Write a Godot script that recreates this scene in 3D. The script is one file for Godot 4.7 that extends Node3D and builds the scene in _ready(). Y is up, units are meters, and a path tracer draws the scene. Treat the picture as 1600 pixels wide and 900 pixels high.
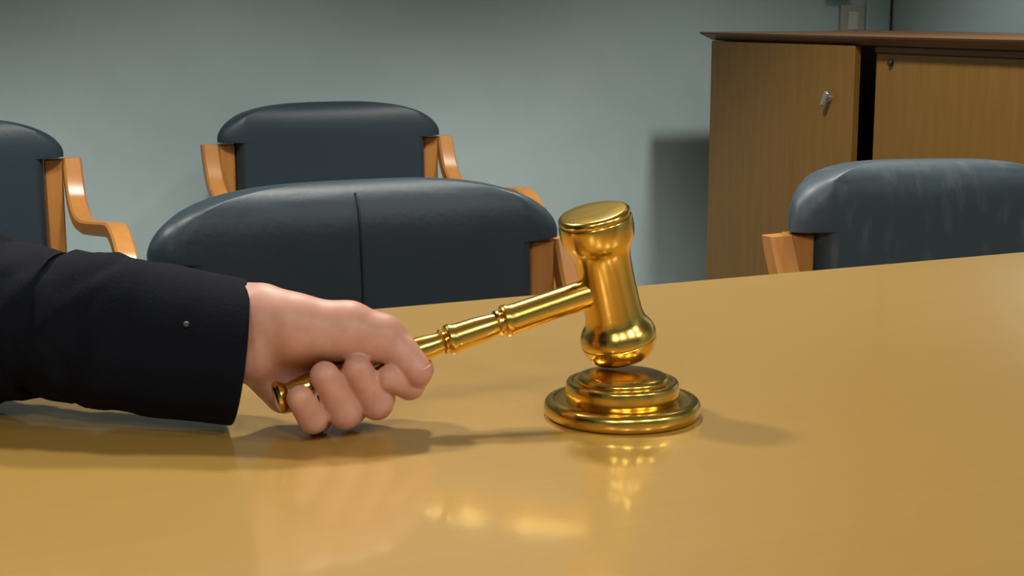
extends Node3D
# A conference room: a hand brings a brass gavel down on its block on a glossy table.
# The room is turned by ROOM_TURN against the camera: "room" coordinates are x along the far wall, z out of it.

const ROOM_TURN := 25.5
const FAR_Z := -3.5
const RIGHT_X := 2.852
const LEFT_X := -3.2
const NEAR_Z := 3.4
const CEILING_Y := 2.6
const TABLE_Y := 0.74

var across: Vector3
var outward: Vector3
var used_names := {}
var mats := {}


func _ready() -> void:
	across = Vector3.RIGHT.rotated(Vector3.UP, deg_to_rad(ROOM_TURN))
	outward = Vector3.BACK.rotated(Vector3.UP, deg_to_rad(ROOM_TURN))
	set_camera()
	set_environment()
	make_materials()
	for x in [-1.5, -0.3, 0.9, 2.1]:
		for z in [-2.0, 1.2]:
			ceiling_lamp(x, z)
	build_room()
	build_table()
	build_cabinet()
	build_wall_fittings()
	build_chairs()
	build_gavel()
	build_block()
	build_person()


# ---------------------------------------------------------------- camera, light

func set_camera() -> void:
	var cam := Camera3D.new()
	cam.name = "camera"
	cam.fov = 21.2393
	cam.near = 0.05
	cam.far = 60.0
	cam.position = Vector3(0, 0.994, 0)
	cam.rotation.x = -0.1793
	add_child(cam)
	cam.current = true


func set_environment() -> void:
	var e := Environment.new()
	e.background_mode = Environment.BG_COLOR
	e.background_color = Color(0.0, 0.0, 0.0)
	e.tonemap_mode = Environment.TONE_MAPPER_LINEAR
	e.tonemap_exposure = 1.6
	e.sdfgi_enabled = true
	e.ssao_enabled = true
	e.ssil_enabled = true
	var w := WorldEnvironment.new()
	w.name = "world_environment"
	w.environment = e
	add_child(w)


const LAMP_ENERGY := 1.9
const LAMP_COLOR := Color(1.0, 0.98, 0.94)

func ceiling_lamp(x: float, z: float) -> void:
	var where := "over the far side of the table" if z < 0 else "behind the photographer"
	var t := thing("ceiling_lamp", "round ceiling downlight " + where + {2.1: " nearest the right wall", 0.9: " second from the right wall", -0.3: " third from the right wall", -1.5: " nearest the left wall"}[x], "ceiling lamp", room(x, CEILING_Y, z), ROOM_TURN, "recessed ceiling lamps")
	part("trim_ring", lathe([Vector2(0.10, 0.0), Vector2(0.135, 0.0), Vector2(0.135, -0.006), Vector2(0.125, -0.012), Vector2(0.102, -0.012), Vector2(0.10, -0.004)], 32, true), mats.white_paint, t)
	part("lamp_lens", lathe([Vector2(0.0, -0.002), Vector2(0.1, -0.002), Vector2(0.1, -0.008), Vector2(0.0, -0.008)], 32), mats.lamp_glow, t)
	var l := SpotLight3D.new()
	l.name = "lamp_light"
	l.light_energy = LAMP_ENERGY * (1.0 if z < 0 else 0.45)
	l.light_color = LAMP_COLOR
	l.light_size = 0.1
	l.spot_range = 12.0
	l.spot_attenuation = 2.0
	l.spot_angle = 48.5 if z < 0 else 72.0
	l.spot_angle_attenuation = 0.35
	l.shadow_enabled = true
	l.position = Vector3(0, -0.12, 0)
	l.rotation.x = -PI / 2
	t.add_child(l)


# ---------------------------------------------------------------- helpers

func room(x: float, y: float, z: float) -> Vector3:
	return across * x + outward * z + Vector3(0, y, 0)


func numbered(called: String) -> String:
	var n: int = used_names.get(called, 0)
	used_names[called] = n + 1
	return called if n == 0 else "%s_%03d" % [called, n]


func thing(called: String, label: String, category: String, at := Vector3.ZERO, turn := 0.0, group := "") -> Node3D:
	var o := Node3D.new()
	o.name = numbered(called)
	add_child(o)
	o.position = at
	o.rotation_degrees.y = turn
	tag(o, label, category, group)
	return o


func tag(o: Node, label: String, category: String, group := "") -> void:
	o.set_meta("label", label)
	o.set_meta("category", category)
	if group != "":
		o.set_meta("group", group)


func part(called: String, m: Mesh, mat: Material, parent: Node, label := "") -> MeshInstance3D:
	var o := MeshInstance3D.new()
	o.name = called
	o.mesh = m
	o.material_override = mat
	parent.add_child(o, true)
	if label != "":
		o.set_meta("label", label)
	return o


func struct(called: String, m: Mesh, mat: Material, label: String, category: String) -> MeshInstance3D:
	var o := MeshInstance3D.new()
	o.name = called
	o.mesh = m
	o.material_override = mat
	o.rotation_degrees.y = ROOM_TURN
	add_child(o)
	o.set_meta("kind", "structure")
	tag(o, label, category)
	return o


# Triangles (three corners each, outward side either way round) to a mesh with creases kept sharper than the angle.
func mesh_of(tris: PackedVector3Array, crease := 40.0) -> ArrayMesh:
	var vol := 0.0
	for i in range(0, tris.size(), 3):
		vol += tris[i].dot(tris[i + 1].cross(tris[i + 2]))
	var n := tris.size() / 3
	var pos := PackedVector3Array()
	pos.resize(n * 3)
	var fn := PackedVector3Array()
	fn.resize(n)
	var at := {}
	for i in n:
		var a := tris[i * 3]
		var b := tris[i * 3 + 1]
		var c := tris[i * 3 + 2]
		if vol > 0.0:
			var s := b
			b = c
			c = s
		pos[i * 3] = a
		pos[i * 3 + 1] = b
		pos[i * 3 + 2] = c
		fn[i] = (c - a).cross(b - a)
		for p in [a, b, c]:
			var key := Vector3i((p as Vector3) * 50000.0)
			if at.has(key):
				at[key].append(i)
			else:
				at[key] = [i]
	var least := cos(deg_to_rad(crease))
	var nor := PackedVector3Array()
	nor.resize(n * 3)
	for i in n:
		var own := fn[i].normalized()
		for k in 3:
			var sum := Vector3.ZERO
			for j in at[Vector3i(pos[i * 3 + k] * 50000.0)]:
				if fn[j].normalized().dot(own) > least:
					sum += fn[j]
			nor[i * 3 + k] = sum.normalized() if sum.length() > 1e-14 else own
	var arrays := []
	arrays.resize(Mesh.ARRAY_MAX)
	arrays[Mesh.ARRAY_VERTEX] = pos
	arrays[Mesh.ARRAY_NORMAL] = nor
	var m := ArrayMesh.new()
	m.add_surface_from_arrays(Mesh.PRIMITIVE_TRIANGLES, arrays)
	return m


# Closed loops of equal length, one after another, joined by quads; the ends capped with fans.
func loft(rings: Array, caps := true, closed := false) -> PackedVector3Array:
	var t := PackedVector3Array()
	var count: int = rings[0].size()
	var last := rings.size() if closed else rings.size() - 1
	for i in last:
		var a: PackedVector3Array = rings[i]
		var b: PackedVector3Array = rings[(i + 1) % rings.size()]
		for k in count:
			var k2 := (k + 1) % count
			t.append_array([a[k], a[k2], b[k2], a[k], b[k2], b[k]])
	if caps and not closed:
		for e in 2:
			var r: PackedVector3Array = rings[0] if e == 0 else rings[-1]
			var c := Vector3.ZERO
			for p in r:
				c += p
			c /= count
			for k in count:
				var k2 := (k + 1) % count
				if e == 0:
					t.append_array([c, r[k2], r[k]])
				else:
					t.append_array([c, r[k], r[k2]])
	return t


# A profile of (radius, height) turned round y.
func lathe_tris(profile: Array, seg := 48, closed := false) -> PackedVector3Array:
	var rings := []
	for p in profile:
		var r := PackedVector3Array()
		for k in seg:
			var w := TAU * k / seg
			r.append(Vector3(cos(w) * p.x, p.y, sin(w) * p.x))
		rings.append(r)
	return loft(rings, true, closed)


func lathe(profile: Array, seg := 48, closed := false, crease := 40.0) -> ArrayMesh:
	return mesh_of(lathe_tris(profile, seg, closed), crease)


# A box with chamfered edges.
func box_tris(at: Vector3, size: Vector3, bevel := 0.002) -> PackedVector3Array:
	var h := size / 2.0
	var b := minf(bevel, minf(h.x, minf(h.y, h.z)) * 0.9)
	var rings := []
	for row in [[-h.y, b], [-h.y + b, 0.0], [h.y - b, 0.0], [h.y, b]]:
		var y: float = row[0]
		var x: float = h.x - row[1]
		var z: float = h.z - row[1]
		var c := b * 0.999
		rings.append(PackedVector3Array([
			at + Vector3(-x + c, y, -z), at + Vector3(x - c, y, -z), at + Vector3(x, y, -z + c), at + Vector3(x, y, z - c),
			at + Vector3(x - c, y, z), at + Vector3(-x + c, y, z), at + Vector3(-x, y, z - c), at + Vector3(-x, y, -z + c)]))
	return loft(rings)


func box(at: Vector3, size: Vector3, bevel := 0.002) -> ArrayMesh:
	return mesh_of(box_tris(at, size, bevel), 20.0)


func moved(tris: PackedVector3Array, x: Transform3D) -> PackedVector3Array:
	return x * tris


func tube_tris(path: Array, radius: float, seg := 12) -> PackedVector3Array:
	var rings := []
	for i in path.size():
		var d: Vector3 = (path[mini(i + 1, path.size() - 1)] - path[maxi(i - 1, 0)]).normalized()
		var u := d.cross(Vector3.UP if absf(d.y) < 0.9 else Vector3.RIGHT).normalized()
		var v := d.cross(u).normalized()
		var r := PackedVector3Array()
		for k in seg:
			var w := TAU * k / seg
			r.append(path[i] + (u * cos(w) + v * sin(w)) * radius)
		rings.append(r)
	return loft(rings)


func smooth_path(points: Array, steps := 6) -> Array:
	var out := []
	var n := points.size()
	for i in n - 1:
		for k in steps:
			out.append(points[i].cubic_interpolate(points[i + 1], points[maxi(i - 1, 0)], points[mini(i + 2, n - 1)], float(k) / steps))
	out.append(points[n - 1])
	return out


# ---------------------------------------------------------------- materials

func plain(color: Color, rough: float, metal := 0.0) -> StandardMaterial3D:
	var m := StandardMaterial3D.new()
	m.albedo_color = color
	m.roughness = rough
	m.metallic = metal
	return m


func noise_texture(freq: float, low: Color, high: Color, octaves := 4, noise_seed := 1, size := 512, as_normal := false, bump := 2.0) -> NoiseTexture2D:
	var n := FastNoiseLite.new()
	n.seed = noise_seed
	n.noise_type = FastNoiseLite.TYPE_SIMPLEX
	n.frequency = freq
	n.fractal_octaves = octaves
	var t := NoiseTexture2D.new()
	t.width = size
	t.height = size
	t.seamless = true
	t.noise = n
	if as_normal:
		t.as_normal_map = true
		t.bump_strength = bump
	else:
		var g := Gradient.new()
		g.set_color(0, low)
		g.set_color(1, high)
		t.color_ramp = g
	return t


func triplanar(m: StandardMaterial3D, scale: Vector3) -> void:
	m.uv1_triplanar = true
	m.uv1_scale = scale
	m.uv1_triplanar_sharpness = 4.0


func wood(low: Color, high: Color, rough: float, scale: Vector3, noise_seed: int) -> StandardMaterial3D:
	var m := plain(Color.WHITE, rough)
	m.albedo_texture = noise_texture(0.012, low, high, 5, noise_seed)
	triplanar(m, scale)
	return m


func make_materials() -> void:
	mats.table = wood(Color8(188, 147, 70), Color8(191, 150, 73), 0.3, Vector3(0.5, 0.5, 14.0), 3)
	mats.table.metallic_specular = 1.0
	mats.table.clearcoat_enabled = true
	mats.table.clearcoat = 1.0
	mats.table.clearcoat_roughness = 0.1
	mats.table_edge = wood(Color8(150, 98, 30), Color8(164, 110, 38), 0.35, Vector3(0.7, 9.0, 9.0), 4)
	mats.cabinet = wood(Color8(143, 105, 46), Color8(155, 115, 53), 0.45, Vector3(6.0, 0.6, 6.0), 5)
	mats.cabinet_top = wood(Color8(104, 72, 44), Color8(118, 84, 52), 0.4, Vector3(5.0, 5.0, 0.6), 6)
	mats.cabinet_dark = plain(Color8(26, 22, 20), 0.8)
	mats.chair_wood = wood(Color8(178, 120, 62), Color8(190, 132, 70), 0.28, Vector3(6.0, 1.0, 6.0), 7)
	mats.leather = plain(Color8(38, 53, 63), 0.48)
	mats.leather.normal_enabled = true
	mats.leather.normal_texture = noise_texture(0.03, Color.BLACK, Color.WHITE, 4, 11, 512, true, 3.0)
	mats.leather.normal_scale = 0.12
	triplanar(mats.leather, Vector3(5, 5, 5))
	mats.leather_worn = mats.leather.duplicate()
	# pale upright scuffs where people lean and pull
	mats.leather_worn.albedo_color = Color.WHITE
	var scuffs := noise_texture(0.014, Color8(58, 71, 80), Color8(58, 71, 80), 5, 61)
	scuffs.color_ramp.add_point(0.62, Color8(58, 71, 80))
	scuffs.color_ramp.add_point(0.86, Color8(74, 85, 91))
	scuffs.color_ramp.set_color(scuffs.color_ramp.get_point_count() - 1, Color8(78, 89, 94))
	mats.leather_worn.albedo_texture = scuffs
	triplanar(mats.leather_worn, Vector3(2.6, 1.2, 2.6))
	mats.seam = plain(Color8(22, 30, 36), 0.5)
	mats.wall = plain(Color.WHITE, 0.85)
	mats.wall.albedo_texture = noise_texture(0.01, Color8(170, 190, 194), Color8(175, 195, 198), 4, 21)
	triplanar(mats.wall, Vector3(0.8, 0.8, 0.8))
	mats.ceiling = plain(Color8(222, 222, 216), 0.9)
	mats.floor = wood(Color8(96, 90, 84), Color8(112, 105, 98), 0.8, Vector3(3, 3, 3), 8)
	mats.skirting = plain(Color8(120, 112, 100), 0.6)
	mats.white_paint = plain(Color8(225, 225, 220), 0.4)
	mats.switch_plate = plain(Color8(176, 172, 156), 0.4)
	mats.pale_plastic = plain(Color8(206, 206, 200), 0.45)
	mats.brass = plain(Color8(216, 178, 88), 0.2, 1.0)
	mats.brass.roughness = 0.22
	mats.brass.normal_enabled = true
	mats.brass.normal_texture = noise_texture(0.02, Color.BLACK, Color.WHITE, 3, 31, 256, true, 2.0)
	mats.brass.normal_scale = 0.08
	triplanar(mats.brass, Vector3(12, 12, 12))
	mats.steel = plain(Color8(200, 200, 196), 0.3, 0.9)
	mats.dark_steel = plain(Color8(90, 88, 84), 0.4, 0.8)
	mats.skin = plain(Color.WHITE, 0.5)
	mats.skin.albedo_texture = noise_texture(0.012, Color8(186, 132, 112), Color8(202, 150, 130), 4, 41)
	triplanar(mats.skin, Vector3(9, 9, 9))
	mats.skin.subsurf_scatter_enabled = true
	mats.skin.subsurf_scatter_strength = 0.08
	mats.nail = plain(Color8(222, 168, 156), 0.3)
	mats.jacket = plain(Color8(15, 18, 27), 0.85)
	mats.jacket.metallic_specular = 0.22
	mats.jacket.normal_enabled = true
	mats.jacket.normal_texture = noise_texture(0.08, Color.BLACK, Color.WHITE, 3, 51, 512, true, 3.0)
	mats.jacket.normal_scale = 0.2
	triplanar(mats.jacket, Vector3(8, 8, 8))
	mats.button = plain(Color8(66, 70, 75), 0.5)
	mats.trousers = plain(Color8(30, 31, 36), 0.9)
	mats.shirt = plain(Color8(200, 204, 210), 0.8)
	mats.hair = plain(Color8(38, 28, 22), 0.6)
	mats.eye = plain(Color8(40, 28, 22), 0.2)
	mats.shoe = plain(Color8(18, 17, 17), 0.4)
	mats.lamp_glow = plain(Color.WHITE, 0.5)
	mats.lamp_glow.emission_enabled = true
	mats.lamp_glow.emission = LAMP_COLOR
	mats.lamp_glow.emission_energy_multiplier = 6.0


# ---------------------------------------------------------------- the room

func build_room() -> void:
	var w := RIGHT_X - LEFT_X
	var d := NEAR_Z - FAR_Z
	var cx := (RIGHT_X + LEFT_X) / 2
	var cz := (NEAR_Z + FAR_Z) / 2
	struct("floor", box(Vector3(cx, -0.1, cz), Vector3(w + 0.4, 0.2, d + 0.4)), mats.floor, "grey carpeted floor under the conference table", "floor")
	struct("ceiling", box(Vector3(cx, CEILING_Y + 0.1, cz), Vector3(w + 0.4, 0.2, d + 0.4)), mats.ceiling, "white ceiling with recessed round lamps", "ceiling")
	struct("wall_far", box(Vector3(cx, CEILING_Y / 2, FAR_Z - 0.1), Vector3(w + 0.4, CEILING_Y, 0.2)), mats.wall, "pale grey-green plaster wall behind the chairs", "wall")
	struct("wall_right", box(Vector3(RIGHT_X + 0.1, CEILING_Y / 2, cz), Vector3(0.2, CEILING_Y, d)), mats.wall, "pale grey-green wall behind the wooden cabinet", "wall")
	struct("wall_left", box(Vector3(LEFT_X - 0.1, CEILING_Y / 2, cz), Vector3(0.2, CEILING_Y, d)), mats.wall, "pale grey-green wall on the left of the room", "wall")
	struct("wall_near", box(Vector3(cx, CEILING_Y / 2, NEAR_Z + 0.1), Vector3(w + 0.4, CEILING_Y, 0.2)), mats.wall, "pale grey-green wall behind the photographer", "wall")
	struct("baseboard_far", box(Vector3(cx, 0.05, FAR_Z + 0.007), Vector3(w, 0.1, 0.014)), mats.skirting, "low brown-grey skirting along the far wall", "baseboard")
	struct("baseboard_right", box(Vector3(RIGHT_X - 0.007, 0.05, cz + 0.01), Vector3(0.014, 0.1, d - 0.05)), mats.skirting, "low brown-grey skirting along the right wall", "baseboard")


func build_table() -> void:
	var t := thing("conference_table", "long conference table with a glossy honey-coloured wooden top", "table", room(1.1, 0, -0.64), ROOM_TURN)
	var x0 := -0.12 - 1.1
	var x1 := 2.4 - 1.1
	var z0 := -1.2265 + 0.64
	var z1 := -0.06 + 0.64
	var mid := Vector3((x0 + x1) / 2, 0, (z0 + z1) / 2)
	part("tabletop", box(mid + Vector3(0, TABLE_Y - 0.017, 0), Vector3(x1 - x0, 0.034, z1 - z0), 0.003), mats.table, t)
	for s in [-1.0, 1.0]:
		part("apron", box(mid + Vector3(0, TABLE_Y - 0.034 - 0.035, s * ((z1 - z0) / 2 - 0.2)), Vector3(x1 - x0 - 0.5, 0.07, 0.025)), mats.table_edge, t)
		part("leg_panel", box(mid + Vector3(s * ((x1 - x0) / 2 - 0.28), (TABLE_Y - 0.034) / 2, 0), Vector3(0.05, TABLE_Y - 0.034, z1 - z0 - 0.36)), mats.table_edge, t)


func build_cabinet() -> void:
	# front faces -x of the room; local frame: x into the cabinet, z along the front towards the photographer
	var t := thing("sideboard_cabinet", "low wooden sliding-door cabinet with a brown top against the right wall", "cabinet", room(2.0903, 0, -3.25), ROOM_TURN)
	var depth := 0.56
	var length := 1.42
	var top_y := 0.94
	var zf := 0.007
	# top board with an edge that slopes in underneath
	var rings := []
	for row in [[top_y - 0.021, 0.026], [top_y - 0.005, 0.002], [top_y - 0.001, 0.0], [top_y, 0.002]]:
		var y: float = row[0]
		var i: float = row[1]
		rings.append(PackedVector3Array([Vector3(-0.014 + i, y, -0.027 + i), Vector3(depth, y, -0.027 + i), Vector3(depth, y, length + 0.027 - i), Vector3(-0.014 + i, y, length + 0.027 - i)]))
	part("top_board", mesh_of(loft(rings), 20.0), mats.cabinet_top, t, "brown top board with a bevelled edge")
	part("side_panel", box(Vector3(depth / 2 + 0.012, 0.459, zf + 0.009), Vector3(depth - 0.024, 0.918, 0.018)), mats.cabinet, t)
	part("side_panel", box(Vector3(depth / 2 + 0.012, 0.459, length - 0.016), Vector3(depth - 0.024, 0.918, 0.018)), mats.cabinet, t)
	part("back_panel", box(Vector3(depth - 0.006, 0.47, length / 2), Vector3(0.01, 0.86, length - 0.05)), mats.cabinet_dark, t)
	part("bottom_panel", box(Vector3(depth / 2 + 0.03, 0.06, length / 2), Vector3(depth - 0.07, 0.018, length - 0.05)), mats.cabinet, t)
	part("plinth", box(Vector3(0.05, 0.0255, length / 2), Vector3(0.02, 0.05, length - 0.05)), mats.cabinet_dark, t)
	part("head_rail", box(Vector3(0.032, 0.911, 0.6 + (length - 0.63) / 2), Vector3(0.016, 0.014, length - 0.64)), mats.cabinet_top, t)
	var d1 := part("sliding_door", box(Vector3(0.009, 0.487, (zf + 0.569) / 2), Vector3(0.018, 0.862, 0.569 - zf), 0.0015), mats.cabinet, t)
	# slanting lever on a round rose
	var lever := lathe_tris([Vector2(0.0075, 0.0), Vector2(0.0075, 0.004), Vector2(0.005, 0.006), Vector2(0.005, 0.014)], 20)
	lever = moved(lever, Transform3D(Basis(Vector3.FORWARD, -PI / 2), Vector3(0.0, 0.803, 0.489)))
	for i in lever.size():
		lever[i] = Vector3(-absf(lever[i].x), lever[i].y, lever[i].z)
	var bar := box_tris(Vector3.ZERO, Vector3(0.007, 0.036, 0.014), 0.003)
	lever.append_array(moved(bar, Transform3D(Basis(Vector3.RIGHT, 0.5), Vector3(-0.015, 0.803, 0.489))))
	part("door_lever", mesh_of(lever, 30.0), mats.steel, d1, "small slanting metal lever")
	var d2 := part("sliding_door", box(Vector3(0.034, 0.48, (0.609 + length - 0.03) / 2), Vector3(0.016, 0.846, length - 0.03 - 0.609), 0.0015), mats.cabinet, t, "right-hand door set back in its track")
	var lock := lathe_tris([Vector2(0.0, 0.009), Vector2(0.005, 0.0085), Vector2(0.0065, 0.006), Vector2(0.0065, 0.0)], 20)
	part("lock", mesh_of(moved(lock, Transform3D(Basis(Vector3.BACK, PI / 2), Vector3(0.026, 0.884, 0.66))), 30.0), mats.dark_steel, d2, "small round metal lock")


func build_wall_fittings() -> void:
	var sw := thing("light_switch", "beige square light switch on the wall above the cabinet", "light switch", room(2.71, 0.967, FAR_Z), ROOM_TURN)
	part("switch_plate", box(Vector3(0, 0, 0.005), Vector3(0.08, 0.08, 0.01), 0.003), mats.switch_plate, sw)
	part("rocker", mesh_of(moved(box_tris(Vector3.ZERO, Vector3(0.034, 0.05, 0.006), 0.002), Transform3D(Basis(Vector3.RIGHT, 0.07), Vector3(0, -0.004, 0.011))), 20.0), mats.pale_plastic, sw)
	var jb := thing("junction_box", "pale box on the wall just above the light switch", "junction box", room(2.66, 1.065, FAR_Z), ROOM_TURN)
	part("box_cover", box(Vector3(0, 0, 0.014), Vector3(0.086, 0.09, 0.012), 0.003), mats.pale_plastic, jb)
	part("back_box", box(Vector3(0, 0, 0.004), Vector3(0.08, 0.084, 0.008), 0.002), mats.switch_plate, jb)
	# the dark joint in the corner and a slim cable duct beside it
	struct("trim_1", box(Vector3(RIGHT_X - 0.003, CEILING_Y / 2 + 0.05, FAR_Z + 0.003), Vector3(0.006, CEILING_Y - 0.1, 0.006), 0.001), plain(Color8(60, 66, 64), 0.8), "dark joint strip in the corner beside the light switch", "corner joint")
	struct("trim_2", box(Vector3(2.765, CEILING_Y / 2 + 0.05, FAR_Z + 0.004), Vector3(0.012, CEILING_Y - 0.1, 0.008), 0.002), mats.wall, "slim wall-coloured cable duct beside the light switch", "cable duct")


# ---------------------------------------------------------------- chairs
# local frame: x to the sitter's left as seen from the front, z the way the chair faces, y up

func backrest_mesh(worn: float, noise_seed: int, square: float, sag: float) -> ArrayMesh:
	var fn := FastNoiseLite.new()
	fn.seed = noise_seed
	fn.frequency = 9.0
	var rows := []
	for y in [0.40, 0.403, 0.412, 0.43, 0.47, 0.52, 0.57, 0.62, 0.65, 0.67, 0.685, 0.695, 0.7015]:
		rows.append([y, 0.2252])
	rows.append([0.703, 0.2265])
	rows.append([0.7032, 0.258])
	rows.append([0.7045, 0.2655])
	for k in range(1, 19):
		var w := k / 18.0 * PI / 2
		rows.append([0.708 + 0.078 * pow(sin(w), 1.0), maxf(0.266 * pow(cos(w), square), 0.012)])
	var rings := []
	var count := 72
	for r in rows:
		var y: float = r[0]
		var half: float = r[1]
		var thick := 0.030
		if y < 0.43:
			thick *= sqrt(maxf(0.02, 1.0 - pow((0.43 - y) / 0.031, 2.0)))
		if y > 0.70:
			var q := clampf((y - 0.70) / 0.0865, 0.0, 1.0)
			thick *= pow(1.0 - pow(q, 3.2), 0.5) * 0.97 + 0.03
		var ring := PackedVector3Array()
		for k in count:
			# a flat front and back, joined by round sides
			var side := k / 18
			var s := (k % 18) / 18.0
			var flat := 0.204 if half > 0.2209 else half * 0.923
			var round_in := half - flat
			var x := 0.0
			var sz := 0.0
			if side % 2 == 0:
				x = flat * (1.0 - 2.0 * s)
				sz = 1.0
			else:
				x = -flat - round_in * sin(s * PI)
				sz = cos(s * PI)
			if side >= 2:
				x = -x
				sz = -sz
			var bow := 0.03 * pow(x / 0.266, 2.0) - 0.02
			var lean := -(y - 0.45) * 0.05
			var swell := 1.0 + 0.55 * (1.0 - pow(x / 0.27, 2.0)) * clampf((y - 0.42) / 0.1, 0.0, 1.0)
			var z := bow + lean + thick * sz * swell
			var crease := 0.0
			if worn > 0.0 and y > 0.6:
				var near_top := clampf((y - 0.66) / 0.06, 0.0, 1.0) * clampf((0.782 - y) / 0.025, 0.0, 1.0)
				crease = worn * near_top * (fn.get_noise_2d(x * 5.0, y * 0.3) * 0.0022)
			var drop := sag * x * clampf((y - 0.704) / 0.03, 0.0, 1.0)
			ring.append(Vector3(x, y + crease * 0.5 - drop, z + crease * (1.0 if sz > 0 else 0.3)))
		rings.append(ring)
	return mesh_of(loft(rings), 55.0)


func armrest_mesh(side: float) -> ArrayMesh:
	var top := []
	for p in [Vector2(0.0, 0.70), Vector2(0.021, 0.65), Vector2(0.046, 0.617), Vector2(0.09, 0.597), Vector2(0.15, 0.594), Vector2(0.22, 0.60), Vector2(0.30, 0.609), Vector2(0.38, 0.618), Vector2(0.42, 0.62), Vector2(0.455, 0.611), Vector2(0.487, 0.592), Vector2(0.515, 0.565), Vector2(0.537, 0.52), Vector2(0.547, 0.45), Vector2(0.549, 0.3), Vector2(0.545, 0.15), Vector2(0.54, 0.0)]:
		top.append(p)
	top = smooth_path(top, 5)
	var rings := []
	var half := 0.0185
	var b := 0.004
	for i in top.size():
		var d: Vector2 = (top[mini(i + 1, top.size() - 1)] - top[maxi(i - 1, 0)]).normalized()
		if i == 0 or i == top.size() - 1:
			d = Vector2(0, -1) if i else Vector2(0.25, -1).normalized()
		var n := Vector2(d.y, -d.x)      # towards the underside
		var ring := PackedVector3Array()
		for q in [[-half + b, 0.0], [half - b, 0.0], [half, b], [half, 0.026 - b], [half - b, 0.026], [-half + b, 0.026], [-half, 0.026 - b], [-half, b]]:
			var p: Vector2 = top[i] + n * q[1]
			if i == 0:
				p.y = 0.70
			if i == top.size() - 1:
				p.y = 0.0
			ring.append(Vector3(side * 0.2815 + q[0], p.y, p.x))
		rings.append(ring)
	return mesh_of(loft(rings), 35.0)


func make_chair(worn: float, noise_seed: int, square: float, sag: float, seam: bool, label: String, at: Vector3, turn: float) -> Node3D:
	var t := thing("conference_chair", label, "chair", at, turn, "leather conference chairs with bent wooden arms")
	var skin: Material = mats.leather_worn if worn > 1.0 else mats.leather
	var back := part("backrest", backrest_mesh(worn, noise_seed, square, sag), skin, t)
	if seam:
		var path := []
		for k in 20:
			var y := 0.42 + 0.354 * k / 19.0
			path.append(Vector3(-0.009, y, -0.0190 - (y - 0.45) * 0.05 + 0.0465 * (0.97 * sqrt(1.0 - pow(clampf((y - 0.70) / 0.0865, 0.0, 1.0), 3.2)) + 0.03)))
		part("seam", mesh_of(tube_tris(path, 0.0016, 8)), mats.seam, back, "dark centre seam of the backrest")
	for s in [-1.0, 1.0]:
		part("rear_post", box(Vector3(s * 0.2445, 0.35, -0.0175), Vector3(0.036, 0.70, 0.035), 0.003), mats.chair_wood, t)
		part("armrest", armrest_mesh(s), mats.chair_wood, t)
	part("cross_rail", box(Vector3(0, 0.36, 0.512), Vector3(0.525, 0.045, 0.022), 0.003), mats.chair_wood, t)
	part("cross_rail", box(Vector3(0, 0.36, -0.0175), Vector3(0.453, 0.045, 0.022), 0.003), mats.chair_wood, t)
	var rings := []
	for row in [[0.375, 0.02], [0.379, 0.006], [0.39, 0.0], [0.43, 0.0], [0.448, 0.008], [0.458, 0.025], [0.464, 0.06]]:
		var ring := PackedVector3Array()
		for k in 40:
			var w := TAU * k / 40
			ring.append(Vector3((0.245 - row[1]) * signf(cos(w)) * pow(absf(cos(w)), 0.3), row[0], 0.265 + (0.235 - row[1]) * signf(sin(w)) * pow(absf(sin(w)), 0.3)))
		rings.append(ring)
	part("seat", mesh_of(loft(rings), 50.0), skin, t)
	return t


func build_chairs() -> void:
	make_chair(0.9, 5, 0.62, 0.0, true, "dark leather chair pulled up behind the fist, its backrest split by a centre seam", room(0.6391, 0, -1.7598), ROOM_TURN)
	make_chair(1.3, 9, 0.52, 0.035, false, "worn blue-grey leather chair at the table in front of the cabinet", room(1.466, 0, -1.672), 29.0)
	make_chair(0.0, 3, 0.66, 0.0, false, "dark leather chair by the wall right behind the nearer seamed chair", room(1.1418, 0, -3.3487), ROOM_TURN)
	make_chair(0.0, 4, 0.66, 0.0, false, "dark leather chair at the left edge, its curved orange armrest above the sleeve", room(0.2481, 0, -3.1626), ROOM_TURN)
	make_chair(0.0, 6, 0.66, 0.0, false, "dark leather chair at the table end that the person in the jacket sits on", room(-0.72, 0, -0.80), ROOM_TURN + 90.0)


# ---------------------------------------------------------------- gavel and block

const GAVEL_AT := Vector3(0.0614, 0.8201, -0.9644)      # where handle and head cross
const HANDLE_WAY := Vector3(0.9122, 0.2466, -0.3272)
const HEAD_WAY := Vector3(-0.2041, 0.9659, 0.159)
const HANDLE_LONG := 0.22164


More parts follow.
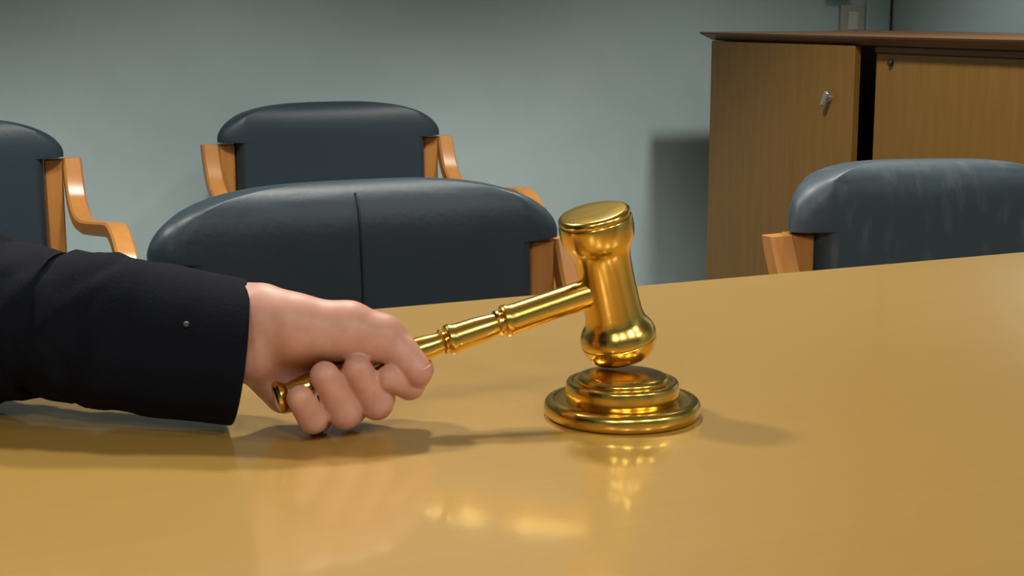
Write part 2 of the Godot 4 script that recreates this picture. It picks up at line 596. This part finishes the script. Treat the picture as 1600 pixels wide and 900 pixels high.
func build_gavel() -> void:
	var t := thing("gavel", "polished brass gavel held in the fist, its head striking the block", "gavel", GAVEL_AT)
	var x := HANDLE_WAY.normalized()
	var y := (HEAD_WAY - x * HEAD_WAY.dot(x)).normalized()
	t.basis = Basis(x, y, x.cross(y))
	var head := []
	for p in [[51.0, 0.0], [51.0, 12.0], [50.9, 20.2], [50.4, 21.8], [49.2, 22.9], [47.8, 23.2], [47.2, 22.9], [46.9, 22.2], [46.3, 22.2], [45.9, 22.9], [45.0, 23.5], [42.0, 23.8], [38.0, 23.7], [34.0, 23.2], [31.0, 22.4], [28.5, 20.9], [26.0, 19.3], [23.0, 18.4], [18.0, 17.9], [10.0, 17.6], [0.0, 17.7], [-10.0, 18.1], [-18.0, 18.6], [-22.0, 19.2], [-25.0, 20.4], [-27.5, 22.2], [-30.0, 23.7], [-33.0, 24.6], [-35.5, 24.8], [-36.2, 24.5], [-36.6, 24.1], [-37.2, 24.1], [-37.6, 24.4], [-40.0, 24.2], [-43.0, 23.2], [-46.0, 21.4], [-48.2, 19.4], [-49.2, 17.0], [-49.4, 10.0], [-49.4, 0.0]]:
		head.append(Vector2(p[1], p[0]) / 1000.0)
	part("head", lathe(head, 72, false, 35.0), mats.brass, t)
	var handle := []
	for p in [[-1.0, 0.0], [-1.0, 6.5], [0.0, 9.0], [2.0, 10.0], [4.0, 9.6], [5.5, 8.2], [7.0, 7.0], [9.0, 6.9], [12.0, 7.6], [20.0, 8.3], [50.0, 8.5], [84.0, 8.3], [92.0, 8.2], [99.0, 7.4], [104.0, 6.8], [106.0, 6.9], [107.0, 8.4], [108.2, 6.6], [109.6, 6.4], [110.2, 8.8], [111.5, 9.8], [113.5, 9.9], [115.0, 9.2], [118.0, 8.8], [130.0, 8.5], [139.0, 7.6], [143.0, 7.0], [144.4, 8.6], [145.6, 8.5], [146.2, 7.0], [147.6, 6.9], [148.2, 9.4], [149.6, 10.3], [151.8, 10.3], [153.2, 9.6], [157.0, 9.3], [180.0, 9.2], [200.0, 9.4], [206.0, 9.4], [214.0, 9.2], [216.0, 0.0]]:
		handle.append(Vector2(p[1], p[0] / 1000.0 * 1000.0) / 1000.0)
	var tris := lathe_tris(handle, 48)
	# the lathe turns round y; lay it along x with its butt at the far end of the handle
	part("handle", mesh_of(moved(tris, Transform3D(Basis(Vector3.BACK, -PI / 2), Vector3(-HANDLE_LONG, 0, 0))), 35.0), mats.brass, t)


func build_block() -> void:
	var t := thing("sounding_block", "round stepped brass block on the table under the gavel head", "sounding block", Vector3(0.0701, TABLE_Y, -0.9486))
	var mm := func(rows: Array) -> Array:
		var out := []
		for p in rows:
			out.append(Vector2(p[0], p[1]) / 1000.0)
		return out
	part("base_disc", lathe(mm.call([[0, 0], [46.5, 0], [48.5, 1.0], [49.6, 2.8], [50, 5.0], [49.9, 7.2], [49.2, 9.2], [48.0, 10.5], [46.0, 11.2], [44.2, 11.4], [43.2, 10.6], [40.0, 10.2], [30, 10.2], [0, 10.2]]), 96, false, 45.0), mats.brass, t)
	part("middle_disc", lathe(mm.call([[0, 9.6], [35.2, 9.6], [36.0, 12.0], [36.2, 18.0], [35.8, 21.2], [34.8, 22.6], [33.2, 23.0], [31.6, 22.6], [31.0, 21.8], [29.0, 21.6], [0, 21.6]]), 96, false, 45.0), mats.brass, t)
	part("striking_plate", lathe(mm.call([[0, 21.2], [28.6, 21.2], [29.2, 23.0], [28.8, 24.6], [27.4, 26.0], [24.0, 27.0], [18.0, 27.6], [8.0, 28.0], [0, 28.1]]), 96, false, 45.0), mats.brass, t)


# ---------------------------------------------------------------- the person

# A field of tapered capsules [a, b, ra, rb, blend], meshed as surface nets.
var grid_at: Vector3
var grid_cell: float
var grid_n: Vector3i
var field: PackedFloat32Array


func begin_field(lo: Vector3, hi: Vector3, cell: float) -> void:
	grid_at = lo
	grid_cell = cell
	grid_n = Vector3i(((hi - lo) / cell).ceil()) + Vector3i.ONE
	field = PackedFloat32Array()
	field.resize(grid_n.x * grid_n.y * grid_n.z)
	field.fill(0.2)


func add_bone(a: Vector3, b: Vector3, ra: float, rb: float, blend: float, flat := Vector3.ONE, from := 0.0) -> void:
	var reach := maxf(ra, rb) / minf(flat.x, minf(flat.y, flat.z)) + blend + grid_cell * 3.0
	var lo := Vector3i(((a.min(b) - Vector3.ONE * reach - grid_at) / grid_cell).floor()).clamp(Vector3i.ZERO, grid_n - Vector3i.ONE)
	var hi := Vector3i(((a.max(b) + Vector3.ONE * reach - grid_at) / grid_cell).ceil()).clamp(Vector3i.ZERO, grid_n - Vector3i.ONE)
	var ab := b - a
	var len2 := maxf(ab.length_squared(), 1e-12)
	var k := maxf(blend, 1e-5)
	for z in range(lo.z, hi.z + 1):
		for y in range(lo.y, hi.y + 1):
			var row := (z * grid_n.y + y) * grid_n.x
			for x in range(lo.x, hi.x + 1):
				var p := grid_at + Vector3(x, y, z) * grid_cell - a
				var h := clampf(p.dot(ab) / len2, 0.0, 1.0)
				var q := (p - ab * h) * flat
				var d := q.length() - lerpf(ra, rb, h)
				var old := field[row + x]
				var e := maxf(k - absf(d - old), 0.0) / k
				field[row + x] = minf(d, old) - e * e * k * 0.25


func carve(at: Vector3, r: float, blend: float) -> void:
	var reach := r + blend + grid_cell * 3.0
	var lo := Vector3i(((at - Vector3.ONE * reach - grid_at) / grid_cell).floor()).clamp(Vector3i.ZERO, grid_n - Vector3i.ONE)
	var hi := Vector3i(((at + Vector3.ONE * reach - grid_at) / grid_cell).ceil()).clamp(Vector3i.ZERO, grid_n - Vector3i.ONE)
	for z in range(lo.z, hi.z + 1):
		for y in range(lo.y, hi.y + 1):
			for x in range(lo.x, hi.x + 1):
				var d := r - (grid_at + Vector3(x, y, z) * grid_cell - at).length()
				var i := (z * grid_n.y + y) * grid_n.x + x
				var e := maxf(blend - absf(d - field[i]), 0.0) / blend
				field[i] = maxf(d, field[i]) + e * e * blend * 0.25


func at_field(p: Vector3) -> float:
	var g := (p - grid_at) / grid_cell
	var i := Vector3i(g.floor()).clamp(Vector3i.ZERO, grid_n - Vector3i(2, 2, 2))
	var f := g - Vector3(i)
	var b := (i.z * grid_n.y + i.y) * grid_n.x + i.x
	var sy := grid_n.x
	var sz := grid_n.x * grid_n.y
	var c00 := lerpf(field[b], field[b + 1], f.x)
	var c10 := lerpf(field[b + sy], field[b + sy + 1], f.x)
	var c01 := lerpf(field[b + sz], field[b + sz + 1], f.x)
	var c11 := lerpf(field[b + sz + sy], field[b + sz + sy + 1], f.x)
	return lerpf(lerpf(c00, c10, f.y), lerpf(c01, c11, f.y), f.z)


# Adds the field's surface to st, each point put through x.
func net(st: SurfaceTool, x: Transform3D, base: int) -> int:
	var nx := grid_n.x
	var ny := grid_n.y
	var nz := grid_n.z
	var sy := nx
	var sz := nx * ny
	var of_cell := {}
	var corner := [0, 1, sy, sy + 1, sz, sz + 1, sz + sy, sz + sy + 1]
	var spot := [Vector3(0, 0, 0), Vector3(1, 0, 0), Vector3(0, 1, 0), Vector3(1, 1, 0), Vector3(0, 0, 1), Vector3(1, 0, 1), Vector3(0, 1, 1), Vector3(1, 1, 1)]
	var edges := [[0, 1], [2, 3], [4, 5], [6, 7], [0, 2], [1, 3], [4, 6], [5, 7], [0, 4], [1, 5], [2, 6], [3, 7]]
	var count := 0
	var limit := grid_cell * 2.0
	for k in nz - 1:
		for j in ny - 1:
			for i in nx - 1:
				var b := (k * ny + j) * nx + i
				if absf(field[b]) > limit:
					continue
				var inside := 0
				for c in 8:
					if field[b + corner[c]] < 0.0:
						inside += 1
				if inside == 0 or inside == 8:
					continue
				var sum := Vector3.ZERO
				var hits := 0
				for e in edges:
					var f0: float = field[b + corner[e[0]]]
					var f1: float = field[b + corner[e[1]]]
					if (f0 < 0.0) != (f1 < 0.0):
						var s0: Vector3 = spot[e[0]]
						var s1: Vector3 = spot[e[1]]
						sum += s0.lerp(s1, f0 / (f0 - f1))
						hits += 1
				var p := grid_at + (Vector3(i, j, k) + sum / hits) * grid_cell
				var h := grid_cell * 0.75
				var g := Vector3(at_field(p + Vector3(h, 0, 0)) - at_field(p - Vector3(h, 0, 0)), at_field(p + Vector3(0, h, 0)) - at_field(p - Vector3(0, h, 0)), at_field(p + Vector3(0, 0, h)) - at_field(p - Vector3(0, 0, h)))
				st.set_normal((x.basis * g).normalized())
				st.add_vertex(x * p)
				of_cell[b] = base + count
				count += 1
	for b in of_cell:
		var inside: bool = field[b] < 0.0
		for way in 3:
			var step: int = [1, sy, sz][way]
			var u: int = [sy, sz, 1][way]
			var v: int = [sz, 1, sy][way]
			if inside != (field[b + step] < 0.0) and of_cell.has(b - u) and of_cell.has(b - v) and of_cell.has(b - u - v):
				var q := [of_cell[b], of_cell[b - u], of_cell[b - u - v], of_cell[b - v]]
				if not inside:
					q.reverse()
				# clockwise from outside
				for n in [0, 2, 1, 0, 3, 2]:
					st.add_index(q[n])
	return base + count


func build_person() -> void:
	var seat := room(-0.42, 0, -0.80)
	var who := thing("person", "person in a dark jacket at the table, fist closed round the brass gavel handle", "person", seat)
	var st := SurfaceTool.new()
	st.begin(Mesh.PRIMITIVE_TRIANGLES)

	# the hand, in the handle's own frame: x along the handle from its butt, y up, z to the photographer, millimetres
	var hx := HANDLE_WAY.normalized()
	var hz := (Vector3(0.1408, 0.2285, 0.8919) - hx * Vector3(0.1408, 0.2285, 0.8919).dot(hx)).normalized()
	var hy := hz.cross(hx)
	var hand := Transform3D(Basis(hx, hy, hz), GAVEL_AT - hx * HANDLE_LONG - seat)
	begin_field(Vector3(-0.075, -0.045, -0.062), Vector3(0.112, 0.108, 0.044), 0.0019)
	var bone := func(a: Array, b: Array, ra: float, rb: float, blend: float) -> void:
		add_bone(Vector3(a[0], a[1], a[2]) / 1000.0, Vector3(b[0], b[1], b[2]) / 1000.0, ra / 1000.0, rb / 1000.0, blend / 1000.0)
	# wrist: two columns side by side; then the palm behind the handle
	bone.call([-50, 78, -38], [5.3, 51.0, -11], 18, 20.2, 2)
	bone.call([-56, 56, -36], [-4.9, 30.6, -10], 17, 17, 12)
	bone.call([-5, 27, -14], [8, 0, -32], 13, 11, 6)
	bone.call([3.5, 39, -14], [79.7, 14.6, -22], 18, 12.5, 10)
	bone.call([3.5, 39, -16], [63.5, 5.9, -30], 18, 12, 10)
	bone.call([3.5, 36, -16], [42.5, 0.3, -30], 17, 11.5, 10)
	bone.call([0, 29, -18], [18.4, -1, -30], 13.5, 10.5, 6)
	# thumb
	bone.call([12, 44, -6], [22, 39.4, 0], 19, 17.5, 10)
	bone.call([22, 39.4, 0], [53.8, 26.4, 6], 17.5, 15.2, 9)
	bone.call([53.8, 26.4, 6], [71, 15.5, 10.5], 15.2, 12.0, 6)
	bone.call([71, 15.5, 10.5], [83.4, -12.6, 17], 11.4, 8.6, 7)
	bone.call([24, 32, 2], [64, 13, 10], 14.5, 11, 9)
	bone.call([79, 2, 14], [82.5, -10, 16.5], 10.2, 9.2, 2)
	# fingers: knuckle, middle joint, last joint, tip
	var fingers := [
		[[79.7, 13.6, -22], [89, -10.9, -10], [77.6, -18.4, 8], [64.6, -10, 16.5], [12.0, 10.0, 9.0, 7.8]],
		[[63.5, 5.9, -30], [60.8, -19.9, -16], [54.8, -22.1, 8], [48.6, 0.5, 17], [12.0, 10.8, 10.2, 9.2]],
		[[42.5, 0.3, -30], [43.0, -20.2, -16], [35.3, -21.5, 8], [29.0, 3.4, 17], [11.5, 10.5, 9.9, 9.0]],
		[[18.4, -1, -30], [21.4, -19, -13], [15.6, -18.7, 8], [11.2, -4.5, 15.8], [10.5, 9.3, 8.9, 8.1]]]
	for f in fingers:
		bone.call(f[0], f[1], f[4][0], f[4][1], 2.5)
		bone.call(f[1], f[2], f[4][1], f[4][2], 1.2)
		bone.call(f[2], f[3], f[4][2], f[4][3], 1.2)
	var base := net(st, hand, 0)

	# the rest of the body under the clothes, and the head
	var wrist := Vector3(-0.215, 0.803, -0.917)
	var elbow := Vector3(-0.40, 0.808, -0.985)
	var shoulder := room(-0.24, 1.03, -1.00)
	var shoulder2 := room(-0.26, 1.03, -0.64)
	var elbow2 := room(-0.28, 0.74, -0.56)
	var hand2 := room(-0.10, 0.60, -0.70)
	var chest := room(-0.28, 0.96, -0.82)
	var hips := room(-0.46, 0.56, -0.80)
	var neck := room(-0.23, 1.12, -0.82)
	var head := room(-0.165, 1.265, -0.82)
	begin_field(Vector3(-0.85, 0.45, -1.12), Vector3(-0.05, 1.45, -0.3), 0.011)
	add_bone(wrist, elbow, 0.021, 0.034, 0.01)
	add_bone(elbow, shoulder, 0.036, 0.048, 0.02)
	add_bone(shoulder, chest, 0.05, 0.09, 0.04)
	add_bone(shoulder2, chest, 0.05, 0.09, 0.04)
	add_bone(shoulder2, elbow2, 0.046, 0.036, 0.02)
	add_bone(elbow2, hand2, 0.036, 0.026, 0.02)
	add_bone(chest, hips, 0.10, 0.12, 0.05)
	add_bone(chest, neck, 0.07, 0.052, 0.03)
	add_bone(neck, head, 0.052, 0.056, 0.02)
	base = net(st, Transform3D(Basis.IDENTITY, -seat), base)
	# head in its own finer grid, facing the block, turned slightly down
	var look := (Vector3(0.07, 0.85, -0.95) - head).normalized()
	var side := look.cross(Vector3.UP).normalized()
	var crown := side.cross(look)
	var facing := Transform3D(Basis(side, crown, -look), head - seat)
	begin_field(Vector3(-0.1, -0.17, -0.14), Vector3(0.1, 0.15, 0.13), 0.005)
	add_bone(Vector3(0, 0.035, 0.015), Vector3(0, 0.035, -0.03), 0.08, 0.078, 0.01)
	add_bone(Vector3(0, 0.0, -0.045), Vector3(0, -0.075, -0.06), 0.058, 0.036, 0.03)
	add_bone(Vector3(0, -0.04, 0.01), Vector3(0, -0.085, 0.005), 0.054, 0.05, 0.03)
	for s in [-1.0, 1.0]:
		add_bone(Vector3(s * 0.03, -0.02, -0.075), Vector3(s * 0.055, -0.02, -0.04), 0.022, 0.03, 0.02)
		add_bone(Vector3(s * 0.02, 0.032, -0.098), Vector3(s * 0.045, 0.03, -0.085), 0.011, 0.01, 0.012)
		add_bone(Vector3(s * 0.078, 0.015, 0.015), Vector3(s * 0.082, -0.03, 0.01), 0.014, 0.008, 0.005, Vector3(1.8, 0.8, 1.0))
	add_bone(Vector3(0, 0.02, -0.1), Vector3(0, -0.025, -0.125), 0.009, 0.013, 0.01)
	add_bone(Vector3(-0.02, -0.058, -0.094), Vector3(0.02, -0.058, -0.094), 0.008, 0.008, 0.006)
	add_bone(Vector3(-0.018, -0.07, -0.092), Vector3(0.018, -0.07, -0.092), 0.009, 0.009, 0.005)
	for s in [-1.0, 1.0]:
		carve(Vector3(s * 0.032, 0.012, -0.112), 0.014, 0.012)
	net(st, facing, base)
	part("body", st.commit(), mats.skin, who)
	# eyes and hair
	for s in [-1.0, 1.0]:
		var ball := SphereMesh.new()
		ball.radius = 0.011
		ball.height = 0.022
		var eye := part("eye", ball, mats.eye, who)
		eye.position = facing * Vector3(s * 0.032, 0.012, -0.092)
	st = SurfaceTool.new()
	st.begin(Mesh.PRIMITIVE_TRIANGLES)
	begin_field(Vector3(-0.12, -0.12, -0.14), Vector3(0.12, 0.16, 0.15), 0.006)
	add_bone(Vector3(0, 0.05, 0.02), Vector3(0, 0.058, -0.026), 0.084, 0.079, 0.01)
	add_bone(Vector3(0, 0.02, 0.045), Vector3(0, -0.05, 0.05), 0.07, 0.045, 0.02)
	carve(Vector3(0, -0.05, -0.1), 0.11, 0.01)
	net(st, facing, 0)
	part("hair", st.commit(), mats.hair, who)
	nails(who, hand)
	build_clothes(who, seat, elbow, shoulder, shoulder2, elbow2, hand2, chest, hips, neck)


func nails(who: Node3D, hand: Transform3D) -> void:
	# thumb nail: a small curved plate on the outer face of the last joint
	var t := Vector3(75, 15.1, 11.5).direction_to(Vector3(83.4, -12.6, 17))
	var n := Vector3(0.5, 0.12, 0.86)
	n = (n - t * n.dot(t)).normalized()
	var s := t.cross(n)
	var rings := []
	for e in [0.0, 1.0]:
		var ring := PackedVector3Array()
		for k in 24:
			var w := TAU * k / 24
			var u := 5.6 * signf(cos(w)) * pow(absf(cos(w)), 0.6)
			var v := 6.2 * signf(sin(w)) * pow(absf(sin(w)), 0.7)
			var c := Vector3(82.0, -8.6, 16.1) + t * v
			var lift := sqrt(maxf(9.35 * 9.35 - u * u, 1.0))
			ring.append(hand * ((c + s * u + n * (lift - 1.6 + e * 1.5)) / 1000.0))
		rings.append(ring)
	part("thumbnail", mesh_of(loft(rings), 40.0), mats.nail, who)


func build_clothes(who: Node3D, seat: Vector3, elbow: Vector3, shoulder: Vector3, shoulder2: Vector3, elbow2: Vector3, hand2: Vector3, chest: Vector3, hips: Vector3, neck: Vector3) -> void:
	# the near sleeve: loops of cloth from the cuff to the elbow: [middle, half height, half depth]
	var loops := [
		[Vector3(-0.1669, 0.7866, -0.9259), 0.0451, 0.038], [Vector3(-0.1882, 0.7887, -0.9313), 0.0463, 0.039], [Vector3(-0.2165, 0.7915, -0.9369), 0.0477, 0.041],
		[Vector3(-0.2416, 0.7944, -0.9425), 0.0484, 0.043], [Vector3(-0.2623, 0.7976, -0.9471), 0.0478, 0.044], [Vector3(-0.2796, 0.7977, -0.9512), 0.0455, 0.045],
		[Vector3(-0.2962, 0.8003, -0.9558), 0.0462, 0.047], [Vector3(-0.314, 0.7987, -0.9606), 0.0512, 0.05], [Vector3(-0.332, 0.7991, -0.9657), 0.0538, 0.052],
		[Vector3(-0.3588, 0.8, -0.9727), 0.0585, 0.056], [Vector3(-0.392, 0.807, -0.982), 0.062, 0.06], [Vector3(-0.42, 0.83, -0.976), 0.058, 0.058]]
	var mids := []
	var radii := []
	for l in loops:
		mids.append(l[0] + Vector3(-0.0015, 0.0012, 0.0075))
		radii.append(Vector2(l[1], l[2] + 0.002))
	mids = smooth_path(mids, 7)
	radii = smooth_path(radii, 7)
	var fn := FastNoiseLite.new()
	fn.seed = 77
	fn.frequency = 1.0
	var rings := []
	var count := 64
	var n := mids.size()
	# folded in at the cuff so that the cloth has an edge and an inside
	for i in range(-6, n):
		var j := maxi(i, 0)
		var inner := i < 0
		var mid: Vector3 = mids[j]
		var d: Vector3 = (mids[mini(j + 1, n - 1)] - mids[maxi(j - 1, 0)]).normalized()
		if inner:
			mid += d * [0.03, 0.018, 0.008, 0.0015, 0.0, -0.001][i + 6]
		var up := (Vector3(-0.11 if j < 3 else 0.0, 1, -0.18) - d * d.y).normalized()
		if j == 0:
			up = Vector3(0.108, 0.978, -0.178).normalized()
		elif j < 8:
			up = Vector3(0.108, 0.978, -0.178).lerp(Vector3(0.02, 0.98, -0.18), j / 8.0).normalized()
		var dep := d.cross(up).normalized()
		var ring := PackedVector3Array()
		for k in count:
			var w := TAU * k / count
			var r: Vector2 = radii[j]
			if inner:
				r -= Vector2.ONE * [0.0042, 0.0042, 0.0042, 0.004, 0.0025, 0.0008][i + 6]
			var a := cos(w)
			var b := sin(w)
			var fold := 0.0
			if not inner:
				var along := j / 7.0
				var f := clampf((along - 1.2) / 2.5, 0.0, 1.0)
				fold = f * (fn.get_noise_3d(a * 1.1 + along * 0.5, b * 1.1, along * 0.55) * 0.004 + 0.0012 * sin(along * 4.2 + w * 2.0))
				# one long slanting crease across the side that faces the photographer
				var c := along - (4.3 - a * 1.9)
				fold += 0.0028 * exp(-c * c * 9.0) * clampf(-b * 1.4 if dep.z < 0 else b * 1.4, 0.0, 1.0)
			ring.append(mid + d * b * 0.022 * clampf(1.0 - j / 14.0, 0.0, 1.0) + up * a * (r.x + fold) + dep * b * (r.y + fold) - seat)
		rings.append(ring)
	var tris := loft(rings, false)
	var sleeve := mesh_of(tris, 60.0)
	var st := SurfaceTool.new()
	st.begin(Mesh.PRIMITIVE_TRIANGLES)
	begin_field(Vector3(-0.95, 0.46, -1.15), Vector3(-0.1, 1.22, -0.25), 0.012)
	add_bone(Vector3(-0.405, 0.812, -0.98), elbow, 0.056, 0.058, 0.01)
	add_bone(elbow + Vector3(-0.015, 0.02, 0.0), shoulder, 0.056, 0.07, 0.02)
	add_bone(shoulder, chest, 0.072, 0.11, 0.05)
	add_bone(shoulder2, chest, 0.072, 0.11, 0.05)
	add_bone(shoulder2, elbow2, 0.068, 0.055, 0.02)
	add_bone(elbow2, elbow2.lerp(hand2, 0.75), 0.055, 0.044, 0.02)
	add_bone(chest, hips, 0.125, 0.15, 0.06)
	add_bone(chest, neck + Vector3(0, -0.05, 0), 0.1, 0.07, 0.05)
	var done := net(st, Transform3D(Basis.IDENTITY, -seat), 0)
	var rest := st.commit()
	sleeve.add_surface_from_arrays(Mesh.PRIMITIVE_TRIANGLES, rest.surface_get_arrays(0))
	var jacket := part("jacket", sleeve, mats.jacket, who, "dark navy-black jacket with a wide cuff")
	if done > 0:
		# a small pale button on the cuff
		var b := lathe_tris([Vector2(0, 0.0016), Vector2(0.0012, 0.0014), Vector2(0.0018, 0.0006), Vector2(0.0018, -0.001)], 20)
		part("sleeve_button", mesh_of(moved(b, Transform3D(Basis(Vector3.RIGHT, PI / 2 - 0.2), Vector3(-0.1918, 0.8117, -0.8862) - seat)), 40.0), mats.button, jacket, "small pale button on the cuff")
	# trousers and shoes
	st = SurfaceTool.new()
	st.begin(Mesh.PRIMITIVE_TRIANGLES)
	var knees := []
	begin_field(room(-0.5, 0, -0.8) + Vector3(-0.45, 0.04, -0.6), room(-0.5, 0, -0.8) + Vector3(0.8, 0.72, 0.5), 0.018)
	for s in [-1.0, 1.0]:
		var knee := room(-0.02, 0.50, -0.80 + s * 0.11)
		var ankle := room(0.02, 0.11, -0.80 + s * 0.12)
		knees.append(ankle)
		add_bone(hips + outward * s * 0.09 + Vector3(0, -0.03, 0), knee, 0.09, 0.068, 0.03)
		add_bone(knee, ankle, 0.066, 0.05, 0.02)
	add_bone(hips + outward * 0.08, hips - outward * 0.08, 0.1, 0.1, 0.05)
	net(st, Transform3D(Basis.IDENTITY, -seat), 0)
	part("trousers", st.commit(), mats.trousers, who)
	for a in knees:
		st = SurfaceTool.new()
		st.begin(Mesh.PRIMITIVE_TRIANGLES)
		begin_field(a + Vector3(-0.2, -0.12, -0.25), a + Vector3(0.3, 0.06, 0.2), 0.01)
		add_bone(Vector3(a.x, 0.055, a.z), Vector3(a.x, 0.1, a.z), 0.045, 0.04, 0.01)
		add_bone(Vector3(a.x, 0.04, a.z), Vector3(a.x, 0.035, a.z) + across * 0.16, 0.04, 0.033, 0.02)
		net(st, Transform3D(Basis.IDENTITY, -seat), 0)
		part("shoe", st.commit(), mats.shoe, who)
